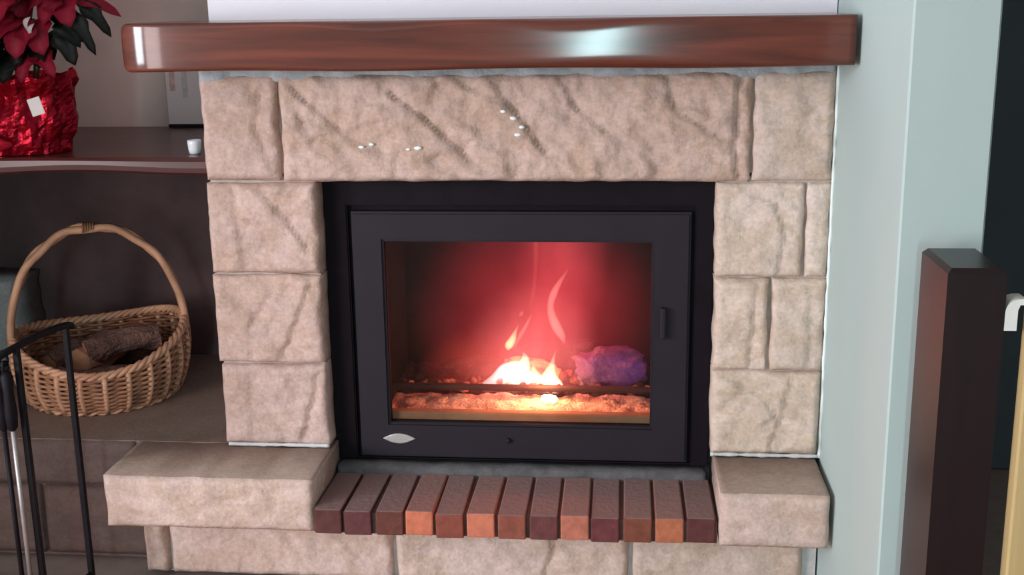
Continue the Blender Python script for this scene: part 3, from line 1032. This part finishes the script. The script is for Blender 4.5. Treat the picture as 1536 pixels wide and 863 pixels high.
for P in (A_, B_):
    bm = bmesh.new()
    bx(bm, P.x - .0055, P.x + .0055, P.y - .0055, P.y + .0055, 0.012, 0.582, 0.001, 1)
    obj('post', bm, M['iron'], st)
    bm = bmesh.new()
    bx(bm, P.x - .09, P.x + .04, P.y - .008, P.y + .008, 0.0, 0.012, 0.002, 1)
    obj('foot', bm, M['iron'], st)
bm = bmesh.new()
tube(bm, smooth_path([A_ + Vector((.004, .02, .576)), A_ + Vector((0, 0, .583)), (A_ + B_) / 2 + Vector((0, 0, .586)), B_ + Vector((-.006, -.01, .580)), B_ + Vector((-.018, -.035, .572))], 24), 0.0068, 8)
obj('top_rail', bm, M['iron'], st, True)
for k, dx in enumerate((-0.016, -0.031)):
    bm = bmesh.new()
    p = Vector((B_.x + dx, -0.306, 0.575))
    tube(bm, smooth_path([(B_.x - .004, -0.303, .578), (p.x, p.y, .574), (p.x, p.y, .556), (p.x, p.y - .012, .552), (p.x, p.y - .016, .562)], 12), 0.0028, 6)
    obj('hook', bm, M['iron'], st, True)
obj('cross_bar', sq(bmesh.new(), A_ + Vector((0, 0, .05)), B_ + Vector((0, 0, .05)), .004), M['iron'], st)


def tool(name, label, x, mat, foot):
    t = thing(name, label, 'fire tool', (x, -0.318, 0.03), 'tools hanging on the stand')
    bm = bmesh.new()
    tube(bm, [(x, -0.318, 0.035 + foot), (x, -0.318, 0.43)], 0.0046, 8)
    obj('shaft', bm, mat, t, True)
    bm = bmesh.new()
    lathe(bm, [(0.005, 0.425), (0.010, 0.432), (0.012, 0.46), (0.0095, 0.50), (0.012, 0.53), (0.006, 0.542)], x, -0.318, 14)
    obj('grip', bm, M['iron'], t, True)
    bm = bmesh.new()
    pts = [(x, -0.318 + 0.009 * math.cos(q), 0.550 + 0.010 * math.sin(q)) for q in (2 * math.pi * k / 14 for k in range(14))]
    tube(bm, pts, 0.0022, 6, closed=True)
    obj('ring', bm, M['iron'], t, True)
    return t


t1 = tool('ash_shovel', 'thin grey steel shovel hanging between black rods of the tool stand', B_.x - 0.015, M['steel'], 0.07)
bm = bmesh.new()
x_ = B_.x - 0.015
bx(bm, x_ - .035, x_ + .030, -0.326, -0.322, 0.020, 0.115, 0.003, 1)
obj('blade', bm, M['steel'], t1)
t2 = tool('fire_poker', 'black iron poker hanging leftmost on the tool stand', B_.x - 0.032, M['iron'], 0.0)
bm = bmesh.new()
tube(bm, smooth_path([(B_.x - .032, -.318, .05), (B_.x - .032, -.32, .03), (B_.x - .032, -.335, .022), (B_.x - .032, -.35, .035)], 8), [.0046, .0046, .0045, .0042, .004, .0035, .003, .002, .001], 8)
obj('hook_tip', bm, M['iron'], t2, True)

# ------------------------------------------------------------------ stove insert
si = thing('stove_insert', 'black cast-iron fireplace insert with a glazed door', 'stove', (0, 0.2, 0.24))


def frame_bm(x0, x1, z0, z1, wl, wr, wb, wt, y0, y1, bev=0.003):
    bm = bmesh.new()
    o = [(x0, z0), (x1, z0), (x1, z1), (x0, z1)]
    i = [(x0 + wl, z0 + wb), (x1 - wr, z0 + wb), (x1 - wr, z1 - wt), (x0 + wl, z1 - wt)]
    V = {}
    for nm, P, y in (('of', o, y0), ('if', i, y0), ('ob', o, y1), ('ib', i, y1)):
        V[nm] = [bm.verts.new((x, y, z)) for x, z in P]
    fr = []
    for k in range(4):
        n = (k + 1) % 4
        bm.faces.new((V['of'][k], V['of'][n], V['if'][n], V['if'][k]))
        bm.faces.new((V['ob'][n], V['ob'][k], V['ib'][k], V['ib'][n]))
        bm.faces.new((V['of'][n], V['of'][k], V['ob'][k], V['ob'][n]))
        bm.faces.new((V['if'][k], V['if'][n], V['ib'][n], V['ib'][k]))
    es = [e for e in bm.edges if all(abs(v.co.y - y0) < 1e-6 for v in e.verts)
          and (e.verts[0] in V['of']) == (e.verts[1] in V['of'])]
    bmesh.ops.bevel(bm, geom=es, offset=bev, segments=2, affect='EDGES')
    return bm


obj('outer_frame', frame_bm(-0.400, 0.396, 0.236, 0.846, 0.050, 0.040, 0.006, 0.056, 0.044, 0.10), M['black_metal'], si)
obj('inner_frame', frame_bm(-0.352, 0.358, 0.240, 0.792, 0.024, 0.022, 0.018, 0.024, 0.0585, 0.10, 0.002), M['black_metal'], si)
dr = obj('door', frame_bm(-0.341, 0.349, 0.248, 0.779, 0.066, 0.077, 0.077, 0.062, 0.033, 0.058, 0.005), M['door_metal'], si, label='charcoal door frame')
obj('glass', box(-0.279, 0.276, 0.046, 0.049, 0.321, 0.721), M['glass'], dr, label='slightly sooty glass pane')
bm = bmesh.new()
N = 28
top_, bot_ = [], []
ring = []
for k in range(N):
    q = 2 * math.pi * k / N
    c, s = math.cos(q), math.sin(q)
    hw, hh = 0.0350, 0.0112
    x = hw * c
    z = hh * (1 - abs(c) ** 1.9) * (1 if s >= 0 else -1) if abs(s) > 1e-6 else 0.0
    ring.append((x, z))
A = [bm.verts.new((-0.257 + x, 0.033, 0.2905 + z)) for x, z in ring]
B = [bm.verts.new((-0.257 + x, 0.0300, 0.2905 + z)) for x, z in ring]
Cc = [bm.verts.new((-0.257 + x * .9, 0.0285, 0.2905 + z * .85)) for x, z in ring]
for P, Q in ((A, B), (B, Cc)):
    for k in range(N):
        try:
            bm.faces.new((P[k], P[(k + 1) % N], Q[(k + 1) % N], Q[k]))
        except ValueError:
            pass
bm.faces.new(Cc)
bm.faces.new(A[::-1])
obj('badge', bm, M['badge'], dr, label='silver pointed-oval badge')
bm = bmesh.new()
bx(bm, 0.290, 0.301, 0.018, 0.033, 0.520, 0.585, 0.003, 2)
obj('handle', bm, M['door_metal'], dr, label='slim vertical door pull')
bm = bmesh.new()
tube(bm, [(-0.024, 0.034, 0.291), (-0.024, 0.026, 0.291)], 0.005, 12)
obj('screw', bm, M['door_metal'], dr, True)
# firebox, each side a lining panel
obj('lining_panel', box(-0.330, 0.330, 0.440, 0.470, 0.24, 0.86), M['firebrick'], si, label='back lining')
for s in (-1, 1):
    bm = bmesh.new()
    P = [(s * 0.335, 0.062), (s * 0.345, 0.062), (s * 0.345, 0.45), (s * 0.310, 0.45)]
    lo_ = [bm.verts.new((x, y, 0.24)) for x, y in P]
    hi_ = [bm.verts.new((x, y, 0.86)) for x, y in P]
    for k in range(4):
        bm.faces.new((lo_[k], lo_[(k + 1) % 4], hi_[(k + 1) % 4], hi_[k]))
    bm.faces.new(lo_)
    bm.faces.new(hi_)
    obj('lining_panel', bm, M['firebrick'], si, label='side lining')
obj('lining_panel', box(-0.34, 0.34, 0.062, 0.45, 0.825, 0.858), M['black_metal'], si, label='smoke baffle above the fire')
obj('floor_plate', box(-0.335, 0.335, 0.062, 0.45, 0.25, 0.310), M['firebrick'], si)
obj('lip', box(-0.300, 0.300, 0.060, 0.084, 0.300, 0.3415, 0.004, 2), M['lip'], si, label='ochre firebrick lip behind the glass')
bm = bmesh.new()
tube(bm, smooth_path([(-0.300, 0.190, 0.312), (-0.298, 0.188, 0.345), (-0.280, 0.186, 0.356), (0.0, 0.185, 0.356), (0.262, 0.186, 0.355), (0.282, 0.188, 0.344), (0.286, 0.190, 0.312)], 40), 0.0078, 10)
obj('log_guard', bm, M['grate'], si, True, label='dark horizontal bar in front of the fire')


# ash bed
def ground_bm(x0, x1, y0, y1, z, amp, nx, ny, seed, drop=0.02):
    bm = bmesh.new()
    G = []
    for j in range(ny + 1):
        row = []
        for i in range(nx + 1):
            x, y = x0 + (x1 - x0) * i / nx, y0 + (y1 - y0) * j / ny
            h = amp * noise.fractal(Vector((x * 30 + seed, y * 30, seed)), 0.9, 2.0, 4)
            row.append(bm.verts.new((x, y, z + h)))
        G.append(row)
    for j in range(ny):
        for i in range(nx):
            bm.faces.new((G[j][i], G[j][i + 1], G[j + 1][i + 1], G[j + 1][i]))
    ring = [G[0][i] for i in range(nx + 1)] + [G[j][nx] for j in range(1, ny + 1)] + [G[ny][i] for i in range(nx - 1, -1, -1)] + [G[j][0] for j in range(ny - 1, 0, -1)]
    bk_ = [bm.verts.new((v.co.x, v.co.y, z - drop)) for v in ring]
    for k in range(len(ring)):
        bm.faces.new((ring[k], bk_[k], bk_[(k + 1) % len(ring)], ring[(k + 1) % len(ring)]))
    bm.faces.new(bk_)
    return bm


ao = obj('ash_bed', ground_bm(-0.298, 0.298, 0.086, 0.212, 0.332, 0.008, 110, 26, 3), M['ash'], None, True, base=True)
tag(ao, 'pale grey bed of wood ash on the stove floor', 'ash', kind='stuff')
co_ = obj('charcoal_bed', ground_bm(-0.305, 0.305, 0.213, 0.436, 0.334, 0.014, 90, 34, 8), M['char'], None, True, base=True)
tag(co_, 'dark bed of charcoal under the fire behind the bar', 'charcoal', kind='stuff')
# loose embers behind the bar
bm = bmesh.new()
rnd = random.Random(5)
for k in range(150):
    x = rnd.gauss(-0.02, 0.12)
    if abs(x) > 0.27:
        continue
    y = rnd.uniform(0.205, 0.40)
    r = rnd.uniform(0.006, 0.017)
    m4 = Matrix.Translation((x, y, 0.338 + r * .5)) @ Matrix.Rotation(rnd.uniform(0, 6), 4, Vector((rnd.random(), rnd.random(), rnd.random() + .1)).normalized()) @ Matrix.Diagonal((1, rnd.uniform(.6, 1), rnd.uniform(.5, .9), 1))
    bmesh.ops.create_icosphere(bm, subdivisions=1, radius=r, matrix=m4)
eo = obj('ember_bed', bm, M['ember'], None, False, base=True)
tag(eo, 'loose red glowing embers spread behind the dark bar', 'embers', kind='stuff')


def chunk(name, label, cat, c, size, seed, mat, rz=0.0, ry=0.0, group=None):
    bm = bmesh.new()
    bmesh.ops.create_icosphere(bm, subdivisions=4, radius=1.0)
    R_ = Matrix.Rotation(rz, 3, 'Z') @ Matrix.Rotation(ry, 3, 'Y')
    for v in bm.verts:
        p = v.co
        k = 1 + 0.30 * noise.noise(p * 1.5 + Vector((seed, 0, 0))) + 0.24 * noise.noise(p * 3.5 + Vector((0, seed, 0))) + 0.12 * noise.noise(p * 9)
        q = Vector((math.copysign(abs(p.x) ** .7, p.x) * size[0], p.y * size[1], p.z * size[2])) * k
        v.co = Vector(c) + R_ @ q
    o = obj(name, bm, mat, None, True, base=True)
    return tag(o, label, cat, 'burning wood on the stove floor' if name == 'burning_log' else group)


chunk('ember', 'single white-hot ember lying in front of the dark bar', 'ember', (0.054, 0.160, 0.340), (0.016, 0.011, 0.009), 4.4, M['spark'])
chunk('burning_log', 'violet glowing charred log at the right end of the fire', 'log', (0.190, 0.285, 0.374), (0.078, 0.050, 0.044), 3.3, M['violet_ember'], 0.15, 0.05)
chunk('burning_log', 'white-hot burning log piece under the brightest flames', 'log', (-0.005, 0.335, 0.352), (0.070, 0.040, 0.024), 8.1, M['hot_ember'], -0.2)
chunk('burning_log', 'dark charred log piece left of the brightest flames', 'log', (-0.140, 0.330, 0.355), (0.075, 0.035, 0.026), 5.7, M['char'], 0.3)
chunk('burning_log', 'charred log leaning at the back wall behind the flames', 'log', (0.060, 0.375, 0.372), (0.120, 0.040, 0.040), 2.2, M['char'], -0.1, -.1)


# flames: closed tongues of glowing gas
def flame(label, pts, color, strength, flat=0.8, name='flame', n=28, sides=12, kind=None, cat='flame'):
    P = smooth_path(pts, n)
    bm = bmesh.new()
    tube(bm, [p[:3] for p in P], [max(0.0006, p[3]) for p in P], sides, flat=flat)
    key = 'gas %s %.2f' % (color, strength)
    if key not in M:
        M[key] = emit_volume('flame gas', color, strength)
    o = obj(name, bm, M[key], None, True, base=True)
    return tag(o, label, cat, 'flames in the stove', kind)


WHITE, YEL, PINK, RED, VIO = (1.0, 0.80, 0.52), (1.0, 0.62, 0.30), (1.0, 0.36, 0.28), (1.0, 0.12, 0.10), (0.42, 0.11, 0.62)
flame('broad white-hot flame at the foot of the fire, left peak', [(-0.026, .255, .334, .034), (-0.022, .255, .352, .036), (-0.016, .255, .372, .027), (-0.008, .255, .390, .014), (-0.006, .255, .404, .009), (-0.010, .255, .418, .001)], WHITE, 75)
flame('low pink-white flame spreading to the left over the embers', [(-0.110, .26, .336, .003), (-0.078, .26, .348, .014), (-0.048, .26, .366, .024), (-0.022, .26, .384, .014), (-0.010, .26, .392, .002)], (1.0, .52, .48), 80)
flame('small white flame between the two bright peaks', [(0.012, .25, .334, .022), (0.016, .25, .352, .022), (0.014, .25, .374, .009), (0.012, .25, .388, .001)], WHITE, 70)
flame('bright white flame at the foot of the fire, right peak', [(0.050, .245, .332, .036), (0.050, .245, .348, .030), (0.050, .245, .368, .017), (0.055, .245, .388, .008), (0.060, .245, .410, .003), (0.066, .245, .430, .0006)], WHITE, 75)
flame('white flame glow spilling low to the right of the bar', [(0.030, .235, .345, .006), (0.055, .235, .344, .011), (0.080, .235, .341, .007), (0.098, .235, .338, .001)], WHITE, 80)
flame('small detached yellow flame floating left above the log', [(-0.044, .25, .424, .003), (-0.042, .25, .434, .0095), (-0.034, .25, .448, .0085), (-0.028, .25, .464, .0045), (-0.022, .25, .478, .0015), (-0.019, .25, .488, .0005)], YEL, 110)
flame('thin orange wisp curling right from the detached yellow flame', [(-0.030, .255, .428, .002), (-0.020, .255, .450, .0045), (-0.006, .255, .474, .0045), (0.004, .255, .494, .003), (0.012, .255, .510, .0006)], PINK, 55)
flame('tall pink ribbon flame winding upward right of centre', [(0.084, .25, .440, .002), (0.078, .25, .458, .0085), (0.066, .25, .480, .0115), (0.056, .25, .505, .0095), (0.053, .25, .530, .0075), (0.060, .25, .556, .0085), (0.072, .25, .580, .006), (0.086, .25, .602, .003), (0.094, .25, .616, .0006)], (1.0, .42, .34), 36)
flame('faint upright red streak of flame reaching the door top', [(0.006, .27, .52, .002), (0.014, .27, .56, .005), (0.018, .27, .60, .005), (0.020, .27, .65, .006), (0.020, .27, .74, .006), (0.020, .27, .80, .004)], (1.0, .18, .16), 14)
flame('small orange spark flame at the left foot of the violet log', [(0.118, .225, .345, .002), (0.122, .225, .352, .006), (0.120, .225, .362, .004), (0.114, .225, .374, .0006)], PINK, 50)
flame('tiny pink flame lick above the detached yellow flame', [(-0.018, .26, .500, .001), (-0.014, .26, .506, .005), (-0.010, .26, .516, .0008)], PINK, 30)
flame('soft violet flame wrapping the charred log at the right', [(0.110, .23, .380, .006), (0.130, .23, .395, .024), (0.170, .23, .392, .034), (0.215, .23, .388, .036), (0.250, .23, .382, .026), (0.268, .23, .374, .004)], VIO, 2.4)

# hot glowing gas that fills the stove above the fire: soft-edged ellipsoids of emission
def hot_gas(label, c, r, color, strength, power=1.5, wisp=0.35):
    m = bpy.data.materials.new('hot gas')
    m.use_nodes = True
    nt = m.node_tree
    nt.nodes.remove(nt.nodes['Principled BSDF'])
    tc = nt.nodes.new('ShaderNodeTexCoord')
    mp = nt.nodes.new('ShaderNodeMapping')
    mp.inputs['Scale'].default_value = tuple(1 / k for k in r)
    nt.links.new(tc.outputs['Object'], mp.inputs['Vector'])
    gr = nt.nodes.new('ShaderNodeTexGradient')
    gr.gradient_type = 'SPHERICAL'
    nt.links.new(mp.outputs[0], gr.inputs['Vector'])
    pw = nt.nodes.new('ShaderNodeMath')
    pw.operation = 'POWER'
    pw.inputs[1].default_value = power
    nt.links.new(gr.outputs['Fac'], pw.inputs[0])
    m2 = nt.nodes.new('ShaderNodeMapping')
    m2.inputs['Scale'].default_value = (16, 16, 5)
    nt.links.new(tc.outputs['Object'], m2.inputs['Vector'])
    nz = noise_tex(nt, m2.outputs[0], 1.0, 2, 0.5, 0.6)
    mr = nt.nodes.new('ShaderNodeMapRange')
    mr.inputs['From Min'].default_value, mr.inputs['From Max'].default_value = 0.3, 0.7
    mr.inputs['To Min'].default_value, mr.inputs['To Max'].default_value = strength * (1 - wisp), strength * (1 + wisp)
    nt.links.new(nz, mr.inputs['Value'])
    mu = nt.nodes.new('ShaderNodeMath')
    mu.operation = 'MULTIPLY'
    nt.links.new(pw.outputs[0], mu.inputs[0])
    nt.links.new(mr.outputs[0], mu.inputs[1])
    e = nt.nodes.new('ShaderNodeEmission')
    e.inputs['Color'].default_value = (*color, 1)
    nt.links.new(mu.outputs[0], e.inputs['Strength'])
    nt.links.new(e.outputs[0], nt.nodes['Material Output'].inputs['Volume'])
    bm = bmesh.new()
    bmesh.ops.create_icosphere(bm, subdivisions=3, radius=1.0)
    for v in bm.verts:
        p = Vector((v.co.x * r[0], v.co.y * r[1], v.co.z * r[2])) * 1.02
        v.co = Vector((max(-0.318 - c[0], min(0.318 - c[0], p.x)), max(0.07 - c[1], min(0.435 - c[1], p.y)), max(0.325 - c[2], min(0.824 - c[2], p.z))))
    me = bpy.data.meshes.new('hot_gas')
    bm.to_mesh(me)
    bm.free()
    me.materials.append(m)
    o = bpy.data.objects.new('hot_gas', me)
    link(o, None, c)
    return tag(o, label, 'glow', kind='stuff')


hot_gas('wide dim red haze of hot gas filling the stove', (0.02, .26, .50), (.30, .20, .30), (1.0, .055, .085), 2.6, 1.3, 0.25)
hot_gas('upright red column of hot gas rising to the door top', (0.075, .27, .68), (.115, .12, .34), (1.0, .11, .13), 4.2, 1.2, 0.3)
hot_gas('pink glow close around the brightest flames', (0.010, .26, .40), (.165, .14, .20), (1.0, .20, .19), 8.5, 1.3, 0.4)
hot_gas('faint orange glow low at the left of the fire', (-0.10, .28, .37), (.16, .12, .11), (1.0, .13, .08), 4.0, 1.3, 0.4)


def fire_light(name, loc, power, color, r):
    d = bpy.data.lights.new(name, 'POINT')
    d.energy = power
    d.color = color
    d.shadow_soft_size = r
    o = bpy.data.objects.new(name, d)
    COL.objects.link(o)
    o.location = loc


fire_light('fire_light', (0.04, 0.165, 0.40), 2.4, (1.0, 0.40, 0.20), 0.03)
fire_light('fire_glow_light', (0.05, 0.26, 0.55), 2.2, (1.0, 0.09, 0.08), 0.06)

# ------------------------------------------------------------------ right edge: newel post, clamp, pine board
np_ = thing('newel_post', 'dark mahogany square post with sloping top beside the mint wall end', 'post', (0.676, -0.69, 0))
bm = bmesh.new()
X0, X1, Y0, Y1 = 0.610, 0.713, -0.755, -0.610
bx(bm, 0.6375, 0.7135, -0.752, -0.612, 0.0, 0.815)
obj('shaft', bm, M['post'], np_)
bm = bmesh.new()
lo_ = [bm.verts.new(p) for p in ((0.6375, -0.752, 0.815), (0.7135, -0.752, 0.815), (0.7135, -0.612, 0.815), (0.6375, -0.612, 0.815))]
mi_ = [bm.verts.new((v.co.x, v.co.y, 0.838)) for v in lo_]
hi_ = [bm.verts.new((v.co.x + (0.676 - v.co.x) * .16, v.co.y + (-0.682 - v.co.y) * .10, 0.845)) for v in lo_]
for P, Q in ((lo_, mi_), (mi_, hi_)):
    for k in range(4):
        bm.faces.new((P[k], P[(k + 1) % 4], Q[(k + 1) % 4], Q[k]))
bm.faces.new(lo_[::-1])
bm.faces.new(hi_)
obj('cap', bm, M['post'], np_, label='sloping top')
bm = bmesh.new()
rows = []
for k in range(11):
    q = math.pi / 2 * k / 10
    rows.append((0.7140 + 0.019 * (1 - math.cos(q)), 0.786 + 0.019 * math.sin(q)))
prof = [(0.7140, 0.762)] + rows + [(0.7400, 0.805), (0.7400, 0.797)] + [(0.7325 - 0.0 + 0.0, 0.797 - 0.0)] + [(0.7300, 0.790), (0.7300, 0.762)]
fa = [bm.verts.new((x, -0.752, z)) for x, z in prof]
ba = [bm.verts.new((x, -0.720, z)) for x, z in prof]
n = len(prof)
for k in range(n):
    bm.faces.new((fa[k], fa[(k + 1) % n], ba[(k + 1) % n], ba[k]))
bm.faces.new(fa[::-1])
bm.faces.new(ba)
co = obj('gate_clamp', bm, M['white_plastic'], None, False)
tag(co, 'small white arched clamp on the right side of the dark post', 'clamp')
bm = box(0.7420, 0.775, -0.762, -0.735, 0.0, 0.90, 0.003, 2)
pb = obj('pine_board', bm, M['pine'], None, False, base=True)
tag(pb, 'pale pine board standing upright at the right edge beyond the dark post', 'board')
